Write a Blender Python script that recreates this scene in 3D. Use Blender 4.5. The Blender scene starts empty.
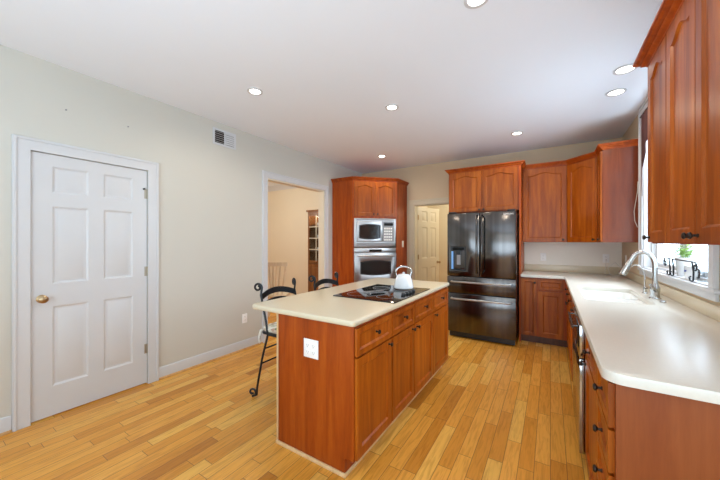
import bpy, bmesh, math, random
from mathutils import Vector, Matrix
random.seed(7)
PI = math.pi
S = bpy.context.scene
C = S.collection
# ------------------------------------------------------------------ camera, world, lights, exposure
cam_d = bpy.data.cameras.new('camera'); cam = bpy.data.objects.new('camera', cam_d); C.objects.link(cam)
cam_d.sensor_width = 36; cam_d.lens = 301.043/720*36; cam_d.shift_y = 1.25/720; cam_d.clip_start = .02
cam.location = (0, 0, 1.361); cam.rotation_euler = (PI/2, 0, .5641)
S.camera = cam
w = bpy.data.worlds.new('daylight'); S.world = w; w.use_nodes = True
wn = w.node_tree.nodes; bgn = wn['Background']
bgn.inputs[0].default_value = (.66, .83, 1, 1); bgn.inputs[1].default_value = 5.5
S.view_settings.view_transform = 'Standard'; S.view_settings.look = 'None'
S.view_settings.exposure = 0.38; S.view_settings.gamma = 1; S.view_settings.use_curve_mapping = False
S.cycles.use_denoising = True
S.cycles.max_bounces = 10; S.cycles.diffuse_bounces = 6

def area(name, loc, rot, sx, sy, power, col=(1, 1, 1)):
    d = bpy.data.lights.new(name, 'AREA'); d.shape = 'RECTANGLE'; d.size = sx; d.size_y = sy; d.energy = power; d.color = col
    o = bpy.data.objects.new(name, d); C.objects.link(o); o.location = loc; o.rotation_euler = rot; return o
def point(name, loc, power, col, r=.15):
    d = bpy.data.lights.new(name, 'POINT'); d.energy = power; d.color = col; d.shadow_soft_size = r
    o = bpy.data.objects.new(name, d); C.objects.link(o); o.location = loc; return o
# added cool fill lamps, unseen, behind the camera and on its right
area('family_room_fill', (.1, -3.4, 1.45), (-PI/2, 0, PI), 4.4, 2.2, 42, (.82, .93, 1))
area('breakfast_bay_fill', (3.4, -1.0, 1.45), (0, PI/2, 0), 2.2, 4.0, 18, (.82, .93, 1))
# large unseen lamp added to brighten the ceiling from below
area('ceiling_fill', (.5, -1.6, 1.0), Vector((.12, .42, 1)).to_track_quat('-Z', 'Y').to_euler(), 5.0, 2.4, 122, (.56, .79, 1))
area('window_skylight', (2.3, 3.35, 2.7), Vector((-1.6, 0, -1.5)).to_track_quat('-Z', 'Y').to_euler(), 2.0, 1.6, 90, (.8, .9, 1))
point('dining_room_lamp', (-5.0, 3.3, 2.1), 43, (1, .92, .80), .3)
point('hall_lamp', (-1.0, 6.3, 2.3), 22, (1, .93, .74), .2)

# ------------------------------------------------------------------ materials
def newmat(name):
    m = bpy.data.materials.new(name); m.use_nodes = True
    nt = m.node_tree; return m, nt, nt.nodes['Principled BSDF']
def N(nt, t, **kw):
    n = nt.nodes.new(t)
    for k, v in kw.items(): setattr(n, k, v)
    return n
def ramp(nt, src, stops):
    r = N(nt, 'ShaderNodeValToRGB'); e = r.color_ramp.elements
    while len(e) < len(stops): e.new(.5)
    for i, (p, c) in enumerate(stops): e[i].position = p; e[i].color = (*c, 1)
    nt.links.new(src, r.inputs[0]); return r.outputs[0]
def mapped(nt, scale, rand=True):
    tc = N(nt, 'ShaderNodeTexCoord'); mp = N(nt, 'ShaderNodeMapping'); mp.inputs['Scale'].default_value = scale
    nt.links.new(tc.outputs['Object'], mp.inputs[0])
    if rand:
        oi = N(nt, 'ShaderNodeObjectInfo'); cx = N(nt, 'ShaderNodeCombineXYZ'); ml = N(nt, 'ShaderNodeMath', operation='MULTIPLY')
        ml.inputs[1].default_value = 37; nt.links.new(oi.outputs['Random'], ml.inputs[0])
        for i in range(3): nt.links.new(ml.outputs[0], cx.inputs[i])
        nt.links.new(cx.outputs[0], mp.inputs['Location'])
    return mp.outputs[0]
def plain(name, col, rough=.5, metal=0, noise=.04, nscale=6, coat=0, bump=0, spec=.5):
    m, nt, b = newmat(name)
    t = N(nt, 'ShaderNodeTexNoise'); t.inputs['Scale'].default_value = nscale; t.inputs['Detail'].default_value = 3
    nt.links.new(mapped(nt, (1, 1, 1)), t.inputs['Vector'])
    lo = tuple(max(0, c*(1-noise)) for c in col); hi = tuple(min(1, c*(1+noise)) for c in col)
    nt.links.new(ramp(nt, t.outputs['Fac'], [(.3, lo), (.7, hi)]), b.inputs['Base Color'])
    b.inputs['Roughness'].default_value = rough; b.inputs['Metallic'].default_value = metal
    b.inputs['Coat Weight'].default_value = coat; b.inputs['Coat Roughness'].default_value = .12
    b.inputs['Specular IOR Level'].default_value = spec
    if bump:
        bn = N(nt, 'ShaderNodeBump'); bn.inputs['Strength'].default_value = bump; bn.inputs['Distance'].default_value = .002
        t2 = N(nt, 'ShaderNodeTexNoise'); t2.inputs['Scale'].default_value = 160
        nt.links.new(mapped(nt, (1, 1, 1)), t2.inputs['Vector'])
        nt.links.new(t2.outputs['Fac'], bn.inputs['Height']); nt.links.new(bn.outputs[0], b.inputs['Normal'])
    return m
def wood(name, dark, mid, light, rough=.32, coat=.25, scale=(9, 9, .7)):
    m, nt, b = newmat(name)
    v = mapped(nt, scale)
    t = N(nt, 'ShaderNodeTexNoise'); t.inputs['Scale'].default_value = 2.2; t.inputs['Detail'].default_value = 5; t.inputs['Distortion'].default_value = .6
    nt.links.new(v, t.inputs['Vector'])
    f = N(nt, 'ShaderNodeTexNoise'); f.inputs['Scale'].default_value = 24; f.inputs['Detail'].default_value = 2
    nt.links.new(v, f.inputs['Vector'])
    mx = N(nt, 'ShaderNodeMix'); mx.inputs[0].default_value = .22
    nt.links.new(t.outputs['Fac'], mx.inputs[2]); nt.links.new(f.outputs['Fac'], mx.inputs[3])
    col = ramp(nt, mx.outputs[0], [(.3, dark), (.5, mid), (.72, light)])
    oi = N(nt, 'ShaderNodeObjectInfo'); mr = N(nt, 'ShaderNodeMapRange'); mr.inputs[3].default_value = .88; mr.inputs[4].default_value = 1.12
    nt.links.new(oi.outputs['Random'], mr.inputs[0])
    hs = N(nt, 'ShaderNodeHueSaturation'); nt.links.new(col, hs.inputs['Color']); nt.links.new(mr.outputs[0], hs.inputs['Value'])
    nt.links.new(hs.outputs[0], b.inputs['Base Color'])
    b.inputs['Roughness'].default_value = rough; b.inputs['Coat Weight'].default_value = coat; b.inputs['Coat Roughness'].default_value = .2
    b.inputs['Specular IOR Level'].default_value = .32
    return m
def plank_floor(name, pw=.083, pl=.62):
    m, nt, b = newmat(name)
    tc = N(nt, 'ShaderNodeTexCoord'); sp = N(nt, 'ShaderNodeSeparateXYZ'); nt.links.new(tc.outputs['Object'], sp.inputs[0])
    def M(op, a, c=None):
        n = N(nt, 'ShaderNodeMath', operation=op)
        for i, x in enumerate((a, c)):
            if x is None: continue
            if isinstance(x, (int, float)): n.inputs[i].default_value = x
            else: nt.links.new(x, n.inputs[i])
        return n.outputs[0]
    xs = M('DIVIDE', sp.outputs[0], pw); row = M('FLOOR', xs); fx = M('FRACT', xs)
    wn_ = N(nt, 'ShaderNodeTexWhiteNoise', noise_dimensions='1D'); nt.links.new(row, wn_.inputs['W'])
    ys = M('ADD', M('DIVIDE', sp.outputs[1], pl), M('MULTIPLY', wn_.outputs['Value'], 9.3)); pk = M('FLOOR', ys); fy = M('FRACT', ys)
    cb = N(nt, 'ShaderNodeCombineXYZ'); nt.links.new(row, cb.inputs[0]); nt.links.new(pk, cb.inputs[1])
    wn2 = N(nt, 'ShaderNodeTexWhiteNoise', noise_dimensions='3D'); nt.links.new(cb.outputs[0], wn2.inputs['Vector'])
    base = ramp(nt, wn2.outputs['Value'], FLOOR_RAMP)
    # grain, shifted per plank
    ad = N(nt, 'ShaderNodeVectorMath', operation='MULTIPLY_ADD'); nt.links.new(cb.outputs[0], ad.inputs[0]); ad.inputs[1].default_value = (7.3, 5.1, 3)
    nt.links.new(tc.outputs['Object'], ad.inputs[2])
    mp = N(nt, 'ShaderNodeMapping'); mp.inputs['Scale'].default_value = (26, 2.2, 1); nt.links.new(ad.outputs[0], mp.inputs[0])
    g = N(nt, 'ShaderNodeTexNoise'); g.inputs['Scale'].default_value = 2.4; g.inputs['Detail'].default_value = 6; g.inputs['Distortion'].default_value = 1.0
    nt.links.new(mp.outputs[0], g.inputs['Vector'])
    gr = ramp(nt, g.outputs['Fac'], [(.35, (.74, .70, .64)), (.55, (1, 1, 1)), (.8, (1.05, 1.03, 1.0))])
    mx = N(nt, 'ShaderNodeMix', data_type='RGBA', blend_type='MULTIPLY'); mx.inputs[0].default_value = .75
    nt.links.new(base, mx.inputs[6]); nt.links.new(gr, mx.inputs[7])
    ex = M('MINIMUM', fx, M('SUBTRACT', 1, fx)); ey = M('MINIMUM', fy, M('SUBTRACT', 1, fy))
    gap = M('MAXIMUM', M('LESS_THAN', ex, .02), M('LESS_THAN', ey, .0028))
    mg = N(nt, 'ShaderNodeMix', data_type='RGBA'); nt.links.new(M('MULTIPLY', gap, .8), mg.inputs[0])
    nt.links.new(mx.outputs[2], mg.inputs[6]); mg.inputs[7].default_value = (.16, .075, .025, 1)
    nt.links.new(mg.outputs[2], b.inputs['Base Color'])
    b.inputs['Roughness'].default_value = .27; b.inputs['Specular IOR Level'].default_value = .45
    bn = N(nt, 'ShaderNodeBump'); bn.inputs['Strength'].default_value = .25; bn.inputs['Distance'].default_value = .002; bn.invert = True
    nt.links.new(gap, bn.inputs['Height']); nt.links.new(bn.outputs[0], b.inputs['Normal'])
    return m
FLOOR_RAMP = [(0, (.48, .18, .02)), (.08, (.66, .28, .034)), (.45, (.76, .35, .05)), (.8, (.82, .40, .068)), (1, (.84, .48, .10))]
def emit(name, col, s):
    m, nt, b = newmat(name); b.inputs['Base Color'].default_value = (*col, 1)
    b.inputs['Emission Color'].default_value = (*col, 1); b.inputs['Emission Strength'].default_value = s; return m
def glass(name, tint=(1, 1, 1), refl=.08):
    m, nt, b = newmat(name); nt.nodes.remove(b)
    tr = N(nt, 'ShaderNodeBsdfTransparent'); tr.inputs[0].default_value = (*tint, 1)
    gl = N(nt, 'ShaderNodeBsdfGlossy'); gl.inputs['Roughness'].default_value = .02
    fr = N(nt, 'ShaderNodeLayerWeight'); fr.inputs['Blend'].default_value = .5
    pw_ = N(nt, 'ShaderNodeMath', operation='POWER'); pw_.inputs[1].default_value = 5; nt.links.new(fr.outputs['Facing'], pw_.inputs[0])
    mr = N(nt, 'ShaderNodeMapRange'); mr.inputs[3].default_value = refl/2; mr.inputs[4].default_value = .5
    nt.links.new(pw_.outputs[0], mr.inputs[0])
    mx = N(nt, 'ShaderNodeMixShader'); nt.links.new(mr.outputs[0], mx.inputs[0]); nt.links.new(tr.outputs[0], mx.inputs[1]); nt.links.new(gl.outputs[0], mx.inputs[2])
    nt.links.new(mx.outputs[0], nt.nodes['Material Output'].inputs[0]); return m
def brushed(name, col, rough, scale=(60, 60, .6), var=.25):
    m, nt, b = newmat(name)
    t = N(nt, 'ShaderNodeTexNoise'); t.inputs['Scale'].default_value = 3; t.inputs['Detail'].default_value = 3
    nt.links.new(mapped(nt, scale), t.inputs['Vector'])
    nt.links.new(ramp(nt, t.outputs['Fac'], [(.3, tuple(c*(1-var) for c in col)), (.7, tuple(min(1, c*(1+var)) for c in col))]), b.inputs['Base Color'])
    b.inputs['Metallic'].default_value = 1; b.inputs['Roughness'].default_value = rough
    b.inputs['Anisotropic'].default_value = .5
    return m
def floral(name):
    m, nt, b = newmat(name)
    v = N(nt, 'ShaderNodeTexVoronoi'); v.inputs['Scale'].default_value = 28
    nt.links.new(mapped(nt, (1, 1, 1)), v.inputs['Vector'])
    nt.links.new(ramp(nt, v.outputs['Color'], [(0, (.75, .74, .66)), (.45, (.75, .74, .66)), (.52, (.12, .2, .08)), (.66, (.7, .68, .58)), (.86, (.35, .16, .10))]), b.inputs['Base Color'])
    b.inputs['Roughness'].default_value = .9; return m

M = {}
M['wall'] = plain('wall_paint', (.60, .59, .535), .6, noise=.015, nscale=1.2, bump=.05)
M['warm_shade_wall'] = plain('warm_shade_wall_paint', (.62, .50, .34), .6, noise=.015, nscale=1.2, bump=.05)  # left wall's paint with warm light and shade mixed into the colour
M['splashwall'] = plain('pale_wall_paint', (.84, .79, .70), .45, noise=.015)
M['cream_wall'] = plain('cream_paint', (.78, .71, .57), .6, noise=.02, nscale=1.2)
M['ceiling'] = plain('ceiling_paint', (.85, .90, .97), .7, noise=.012, nscale=1)
M['white'] = plain('white_trim_paint', (.63, .645, .665), .35, noise=.01)
M['ivory'] = plain('ivory_door_paint', (.62, .56, .43), .4, noise=.015)
M['floor'] = plank_floor('oak_planks')
M['oak'] = wood('oak_trim', (.42, .2, .06), (.54, .29, .1), (.62, .36, .14))
M['pale_oak'] = wood('pale_oak_trim', (.62, .42, .2), (.72, .5, .26), (.8, .6, .34))
M['cherry'] = wood('cherry', (.24, .034, .0015), (.36, .060, .003), (.48, .102, .007), .40, .06)
M['cherry_door'] = wood('cherry_door_fronts', (.20, .037, .0018), (.33, .072, .0030), (.47, .128, .007), .38, .06)
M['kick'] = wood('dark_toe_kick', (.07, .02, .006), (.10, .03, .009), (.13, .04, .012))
M['veneer'] = wood('reddish_veneer', (.20, .044, .010), (.235, .058, .013), (.27, .072, .018), .42, .05)
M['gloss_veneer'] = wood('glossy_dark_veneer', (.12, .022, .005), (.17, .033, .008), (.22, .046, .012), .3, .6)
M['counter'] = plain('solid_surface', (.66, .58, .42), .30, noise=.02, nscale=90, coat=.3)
M['counter_window_lit'] = plain('window_lit_solid_surface', (.68, .655, .58), .30, noise=.02, nscale=90, coat=.12)  # island's solid surface, whitened: window light and reflection put into the colour
M['sink'] = plain('sink_white', (.86, .86, .84), .18, noise=.01)
M['bronze'] = plain('dark_bronze', (.05, .04, .035), .32, metal=.8)
M['iron'] = plain('black_iron', (.012, .016, .02), .35, metal=.3)
M['steel'] = brushed('stainless', (.48, .48, .48), .34, (2, 60, 60), .06)
M['darksteel'] = brushed('black_stainless', (.115, .107, .104), .17, (5, 5, .04), .25)
M['dwsteel'] = brushed('polished_stainless', (.42, .41, .40), .12, (2, 30, 30), .05)
M['chrome'] = plain('satin_nickel', (.5, .5, .49), .24, metal=1, noise=.02)
M['hinge'] = plain('hinge_metal', (.42, .39, .32), .45, metal=.6)
M['brass'] = plain('aged_brass', (.46, .33, .19), .28, metal=1)
M['blackglass'] = plain('black_glass', (.006, .006, .007), .04, noise=0, spec=.4)
M['ovenglass'] = plain('oven_glass', (.02, .022, .022), .08, noise=.05, spec=.7)
M['black'] = plain('black_plastic', (.012, .012, .013), .35)
M['grey'] = plain('grey_plastic', (.3, .3, .31), .4)
M['plastic'] = plain('white_plastic', (.90, .90, .88), .35, noise=.01)
M['ceramic'] = plain('white_ceramic', (.78, .80, .81), .15, noise=.02, coat=.3)
M['blue'] = plain('blue_print', (.05, .09, .32), .5)
M['lamp'] = emit('lamp_lens', (1, .93, .84), 7)
M['glass'] = glass('window_glass')
M['clear'] = glass('clear_glass', (.95, .97, .98), .1)
M['leaf'] = plain('leaf_green', (.22, .36, .09), .55, noise=.35, nscale=30)
M['soil'] = plain('soil', (.05, .03, .02), .9)
M['burgundy'] = plain('burgundy_cloth', (.05, .012, .012), .85, noise=.2)
M['floral'] = floral('floral_cloth')
M['taupe'] = wood('taupe_wood', (.62, .5, .34), (.7, .58, .42), (.78, .66, .5))
M['walnut'] = wood('china_cabinet_wood', (.14, .05, .015), (.2, .075, .022), (.27, .11, .035))
M['cord'] = plain('pale_cord', (.7, .68, .62), .5)
M['ledblue'] = emit('blue_led', (.25, .5, .9), .12)

# ------------------------------------------------------------------ mesh helpers
class MB:
    def __init__(s): s.bm = bmesh.new()
    def box(s, x0, x1, y0, y1, z0, z1):
        vs = [s.bm.verts.new(p) for p in ((x0,y0,z0),(x1,y0,z0),(x1,y1,z0),(x0,y1,z0),(x0,y0,z1),(x1,y0,z1),(x1,y1,z1),(x0,y1,z1))]
        for f in ((3,2,1,0),(4,5,6,7),(0,1,5,4),(1,2,6,5),(2,3,7,6),(3,0,4,7)): s.bm.faces.new([vs[i] for i in f])
        return s
    def frustum(s, x0, x1, z0, z1, y0, y1, inset):
        # a raised field: back rectangle at y0, front rectangle (inset) at y1
        a = [(x0,y0,z0),(x1,y0,z0),(x1,y0,z1),(x0,y0,z1)]; i = inset
        b = [(x0+i,y1,z0+i),(x1-i,y1,z0+i),(x1-i,y1,z1-i),(x0+i,y1,z1-i)]
        A = [s.bm.verts.new(p) for p in a]; B = [s.bm.verts.new(p) for p in b]
        s.bm.faces.new(A[::-1]); s.bm.faces.new(B)
        for k in range(4): s.bm.faces.new((A[k], A[(k+1)%4], B[(k+1)%4], B[k]))
        return s
    def prism(s, poly, a0, a1, axis='z', holes=()):
        def P(p, a): return {'z': (p[0], p[1], a), 'y': (p[0], a, p[1]), 'x': (a, p[0], p[1])}[axis]
        loops = [poly] + list(holes)
        t = bmesh.new(); es = []; allv = []
        for lp in loops:
            vs = [t.verts.new(P(p, a1)) for p in lp]; allv.append(vs)
            es += [t.edges.new((vs[i], vs[(i+1) % len(vs)])) for i in range(len(vs))]
        if holes: bmesh.ops.triangle_fill(t, use_beauty=True, use_dissolve=False, edges=es)
        else: t.faces.new(allv[0])
        faces = [[v for v in f.verts] for f in t.faces]
        low = {}
        for lp, vs in zip(loops, allv):
            for p, v in zip(lp, vs): low[v] = t.verts.new(P(p, a0))
        for f in faces: t.faces.new([low[v] for v in reversed(f)])
        for vs in allv:
            n = len(vs)
            for i in range(n): t.faces.new((vs[i], vs[(i+1) % n], low[vs[(i+1) % n]], low[vs[i]]))
        bmesh.ops.recalc_face_normals(t, faces=t.faces[:])
        s.merge(t); return s
    def merge(s, t):
        mp = {v: s.bm.verts.new(v.co) for v in t.verts}
        for f in t.faces:
            try: s.bm.faces.new([mp[v] for v in f.verts])
            except ValueError: pass
        t.free()
    def tube(s, pts, r, seg=8, caps=True):
        pts = [Vector(p) for p in pts]; n = len(pts); rs = r if isinstance(r, (list, tuple)) else [r]*n
        rings = []; up = None
        for i, p in enumerate(pts):
            d = (pts[min(i+1, n-1)] - pts[max(i-1, 0)]).normalized()
            if up is None:
                up = Vector((0, 0, 1)) if abs(d.z) < .9 else Vector((1, 0, 0))
            u = (up - d*up.dot(d)).normalized(); up = u; v = d.cross(u)
            rings.append([s.bm.verts.new(p + (u*math.cos(2*PI*k/seg) + v*math.sin(2*PI*k/seg))*rs[i]) for k in range(seg)])
        for a, b in zip(rings, rings[1:]):
            for k in range(seg): s.bm.faces.new((a[k], a[(k+1) % seg], b[(k+1) % seg], b[k]))
        if caps: s.bm.faces.new(rings[0][::-1]); s.bm.faces.new(rings[-1])
        return s
    def lathe(s, prof, origin=(0, 0, 0), axis=(0, 0, 1), seg=20):
        ax = Vector(axis).normalized(); R = Vector((0, 0, 1)).rotation_difference(ax).to_matrix(); o = Vector(origin)
        rings = []
        for r, h in prof:
            if r < 1e-6: rings.append([s.bm.verts.new(o + R @ Vector((0, 0, h)))])
            else: rings.append([s.bm.verts.new(o + R @ Vector((r*math.cos(2*PI*k/seg), r*math.sin(2*PI*k/seg), h))) for k in range(seg)])
        for a, b in zip(rings, rings[1:]):
            for k in range(seg):
                k2 = (k+1) % seg
                if len(a) == 1 and len(b) == 1: continue
                if len(a) == 1: s.bm.faces.new((a[0], b[k2], b[k]))
                elif len(b) == 1: s.bm.faces.new((a[k], a[k2], b[0]))
                else: s.bm.faces.new((a[k], a[k2], b[k2], b[k]))
        if len(rings[0]) > 1: s.bm.faces.new(rings[0][::-1])
        if len(rings[-1]) > 1: s.bm.faces.new(rings[-1])
        return s
    def sweep(s, path, prof, i0=0, i1=None):
        # profile (out, z) swept along a plan polyline with mitred corners; "out" is to the right of travel
        n = len(path); i1 = n-1 if i1 is None else i1
        P = [Vector(p) for p in path]; rings = []
        for i in range(i0, i1+1):
            d0 = (P[i]-P[i-1]).normalized() if i > 0 else None; d1 = (P[i+1]-P[i]).normalized() if i < n-1 else None
            d0 = d0 or d1; d1 = d1 or d0
            n0 = Vector((d0.y, -d0.x)); n1 = Vector((d1.y, -d1.x)); m = (n0+n1).normalized(); k = 1/max(.2, m.dot(n0))
            rings.append([s.bm.verts.new((P[i].x+m.x*k*o, P[i].y+m.y*k*o, z)) for o, z in prof])
        q = len(prof)
        for a, b in zip(rings, rings[1:]):
            for k in range(q): s.bm.faces.new((a[k], a[(k+1) % q], b[(k+1) % q], b[k]))
        s.bm.faces.new(rings[0][::-1]); s.bm.faces.new(rings[-1]); return s
    def build(s, name, mat, parent=None, bevel=0, seg=2, matrix=None, recenter=True):
        bm = s.bm
        if matrix is not None: bm.transform(matrix)
        bmesh.ops.recalc_face_normals(bm, faces=bm.faces[:])
        if bevel:
            es = [e for e in bm.edges if len(e.link_faces) == 2 and e.calc_face_angle(0) > .6]
            bmesh.ops.bevel(bm, geom=es, offset=bevel, segments=seg, profile=.5, affect='EDGES', clamp_overlap=True)
        for f in bm.faces: f.smooth = True
        for e in bm.edges:
            if len(e.link_faces) != 2 or e.calc_face_angle(0) > .6: e.smooth = False
        me = bpy.data.meshes.new(name)
        off = None
        if parent is None and recenter and bm.verts:
            lo = [min(v.co[i] for v in bm.verts) for i in range(3)]; hi = [max(v.co[i] for v in bm.verts) for i in range(3)]
            off = Vector(((lo[0]+hi[0])/2, (lo[1]+hi[1])/2, lo[2]))
            bmesh.ops.translate(bm, verts=bm.verts[:], vec=-off)
        bm.to_mesh(me); bm.free(); me.materials.append(M[mat] if isinstance(mat, str) else mat)
        o = bpy.data.objects.new(name, me); C.objects.link(o)
        if off is not None: o.location = off
        if parent is not None: o.parent = parent
        return o
def thing(name, label, cat, loc=(0, 0, 0), rz=0, group=None):
    o = bpy.data.objects.new(name, None); C.objects.link(o); o.empty_display_size = .1
    o.location = loc; o.rotation_euler = (0, 0, rz); return tag(o, label, cat, group)
def tag(o, label, cat, group=None):
    o['label'] = label; o['category'] = cat
    if group: o['group'] = group
    return o
def struct(o): o['kind'] = 'structure'; return o
def empty_struct(name, loc=(0, 0, 0), rz=0):
    o = bpy.data.objects.new(name, None); C.objects.link(o); o.location = loc; o.rotation_euler = (0, 0, rz); return struct(o)
def copy_tree(o, parent=None):
    c = o.copy(); C.objects.link(c)
    if parent is not None: c.parent = parent
    for ch in list(o.children): copy_tree(ch, c)
    return c
def rect(x0, x1, y0, y1): return [(x0, y0), (x1, y0), (x1, y1), (x0, y1)]
def arc(cx, cy, r, a0, a1, n=6): return [(cx+r*math.cos(math.radians(a0+(a1-a0)*i/n)), cy+r*math.sin(math.radians(a0+(a1-a0)*i/n))) for i in range(n+1)]
def inset(poly, d):
    n = len(poly); out = []
    for i in range(n):
        p0, p1, p2 = Vector(poly[i-1]), Vector(poly[i]), Vector(poly[(i+1) % n])
        d0 = (p1-p0).normalized(); d1 = (p2-p1).normalized(); n0 = Vector((-d0.y, d0.x)); n1 = Vector((-d1.y, d1.x))
        m = (n0+n1).normalized(); out.append(tuple(p1 + m*(d/max(.4, m.dot(n0)))))
    return out

# panelled cabinet front in local coordinates: x width, z up, -y outwards
def front(mb, x0, x1, z0, z1, y, thick=.02, fr=.055, arch=0, recess=.011, bead=.011):
    fr = min(fr, (x1-x0)*.28, (z1-z0)*.28)
    a, b, c, d = x0+fr, x1-fr, z0+fr, z1-fr-arch
    inner = [(a, c), (b, c)]
    if arch:
        n = 18; w = b-a; sh = .14
        prof = [(b, d)]
        for i in range(n+1):
            t = i/n; q = min(t, 1-t)/.5                     # 0 at the ends, 1 at the middle
            e = max(0, (q-sh)/(1-sh)); hgt = arch*(e*e*(3-2*e))
            prof.append((b-w*t, d+hgt))
        prof.append((a, d))
        for p in prof:
            if (p[0]-inner[-1][0])**2+(p[1]-inner[-1][1])**2 > 1e-8: inner.append(p)
    else: inner += [(b, d), (a, d)]
    mb.prism(rect(x0, x1, z0, z1), y, y+thick*.55, 'y', [inner])
    mb.box(x0+.002, x1-.002, y+thick*.5, y+thick, z0+.002, z1-.002)
    i2 = inset(inner, bead); n = len(inner)
    A = [mb.bm.verts.new((p[0], y+.0005, p[1])) for p in inner]; B = [mb.bm.verts.new((p[0], y+recess, p[1])) for p in i2]
    for k in range(n): mb.bm.faces.new((A[k], A[(k+1) % n], B[(k+1) % n], B[k]))
    mb.bm.faces.new(B)
    return mb
def knob(mb, x, y, z, out=(0, -1, 0), s=.9):
    o = Vector((x, y, z)); a = Vector(out)
    mb.lathe([(.009*s, 0), (.009*s, .003*s), (.0055*s, .006*s), (.005*s, .015*s), (.010*s, .019*s), (.0155*s, .024*s), (.0155*s, .028*s), (.011*s, .033*s), (0, .035*s)], o, a, 14)
    return mb
def cab_door(t, x0, x1, z0, z1, y, kx=None, kz=None, arch=0, name='door', fr=.055):
    d = front(MB(), x0, x1, z0, z1, y, arch=arch, fr=fr).build(name, 'cherry_door', t)
    if kx is not None: knob(MB(), kx, y, kz).build('knob', 'bronze', d)
    return d
CROWN = [(-.012, 0), (.005, 0), (.008, .004), (.008, .010), (.013, .012), (.014, .017), (.020, .022), (.027, .027), (.029, .032), (.028, .036), (.033, .038), (.040, .045), (.043, .050), (.049, .052), (.050, .062), (-.012, .062)]
def crown(t, path, z, i0=0, i1=None, sc=1):
    return MB().sweep(path, [(o*sc, z+h) for o, h in CROWN], i0, i1).build('crown_molding', 'cherry', t)

# ================================================================== THE SETTING
H = 2.741; XL = -3.26; XR = .803; YB = 5.237
plan = [(-7.2, -3.7), (3.7, -3.7), (3.7, 1.0), (XR+.14, 1.0), (XR+.14, 7.3), (-7.2, 7.3)]
struct(MB().prism(plan, -.1, 0).build('floor', 'floor', recenter=False))
struct(MB().prism(plan, H, H+.12).build('ceiling', 'ceiling', recenter=False))
# left wall with the closet door hole and the wide cased opening
D0, D1, DT = .5789, 1.3485, 2.036; O0, O1, OT = 2.785, 4.018, 2.225
poly = [(-3.6, 0), (D0, 0), (D0, DT), (D1, DT), (D1, 0), (O0, 0), (O0, OT), (O1, OT), (O1, 0), (YB+.14, 0), (YB+.14, H), (-3.6, H)]
struct(MB().prism(poly, XL-.11, XL, 'x').build('wall_left', 'wall'))
B0, B1, BT = -2.132, -1.372, 2.031
poly = [(XL, 0), (B0, 0), (B0, BT), (B1, BT), (B1, 0), (XR+.14, 0), (XR+.14, H), (XL, H)]
struct(MB().prism(poly, YB, YB+.14, 'y').build('wall_back', 'warm_shade_wall'))
W0, W1, WZ0, WZ1 = 2.60, 4.135, 1.085, 2.635
struct(MB().prism(rect(.9, YB, 0, H), XR, XR+.14, 'x', [rect(W0, W1, WZ0, WZ1)]).build('wall_right', 'warm_shade_wall'))
# dining room and hall shells
struct(MB().box(-7.1, XL-.14, YB, YB+.14, 0, H).build('wall_dining_back', 'cream_wall'))
struct(MB().box(-7.2, -7.1, -3.6, YB+.14, 0, H).build('wall_dining_left', 'cream_wall'))
struct(MB().box(-7.1, XL-.14, .1, .2, 0, H).build('wall_dining_front', 'cream_wall'))
struct(MB().sweep([(-7.1, YB), (XL-.14, YB)], [(-.001, H-.12), (.018, H-.12), (.03, H-.08), (.08, H-.03), (.10, H-.012), (.10, H-.001), (-.001, H-.001)]).build('trim_1', 'white'))
struct(MB().box(-7.1, .95, 7.05, 7.15, 0, H).build('wall_hall_back', 'cream_wall'))
struct(MB().box(-2.62, -2.52, YB+.14, 7.05, 0, H).build('wall_hall_left', 'cream_wall'))
struct(MB().box(XL-.14, 3.7, -3.7, -3.6, 0, H).build('wall_family_room', 'wall'))
struct(MB().box(3.6, 3.7, -3.6, .9, 0, H).build('wall_breakfast_bay', 'wall'))
struct(MB().box(XR+.14, 3.7, .9, 1.0, 0, H).build('wall_breakfast_side', 'wall'))
struct(MB().box(-.2, -.1, YB+.14, 7.05, 0, H).build('wall_hall_right', 'cream_wall'))

# casings
def casing_profile_boxes(mb, fn, a0, a1, top, w):
    fn(mb, a0-w, a0, 0, top+w); fn(mb, a1, a1+w, 0, top+w); fn(mb, a0-.0001, a1+.0001, top, top+w)
    return mb
def cx(th):  # boxes standing on the left wall
    def f(mb, y0, y1, z0, z1): mb.box(XL-.002, XL+th, y0, y1, z0, z1); mb.box(XL, XL+th+.004, y0+.008, y1-.03 if y1-y0 < .12 else y1-.008, z0, z1-.012)
    return f
def casing_left(mb, y0, y1, top, w, th=.018):
    o = [(y0-w, 0), (y0, 0), (y0, top), (y1, top), (y1, 0), (y1+w, 0), (y1+w, top+w), (y0-w, top+w)]
    mb.prism(o, XL-.002, XL+th, 'x')
    q = .022; o = [(y0-w+.004, 0), (y0-w+q, 0), (y0-w+q, top+w-q), (y1+w-q, top+w-q), (y1+w-q, 0), (y1+w-.004, 0), (y1+w-.004, top+w-.004), (y0-w+.004, top+w-.004)]
    mb.prism(o, XL+th-.001, XL+th+.008, 'x'); return mb
struct(casing_left(MB(), D0, D1, DT, .092).build('trim_2', 'white', bevel=.002, seg=1))
m = casing_left(MB(), O0, O1, OT, .085)
struct(m.build('trim_3', 'white', bevel=.002, seg=1))
# jamb lining of the wide opening (painted like the dining room beyond)
jm = MB(); jm.box(XL-.118, XL-.003, O0, O0+.018, 0, OT); jm.box(XL-.118, XL-.003, O1-.018, O1, 0, OT); jm.box(XL-.118, XL-.003, O0+.018, O1-.018, OT-.018, OT)
struct(jm.build('trim_4', 'cream_wall'))
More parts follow.
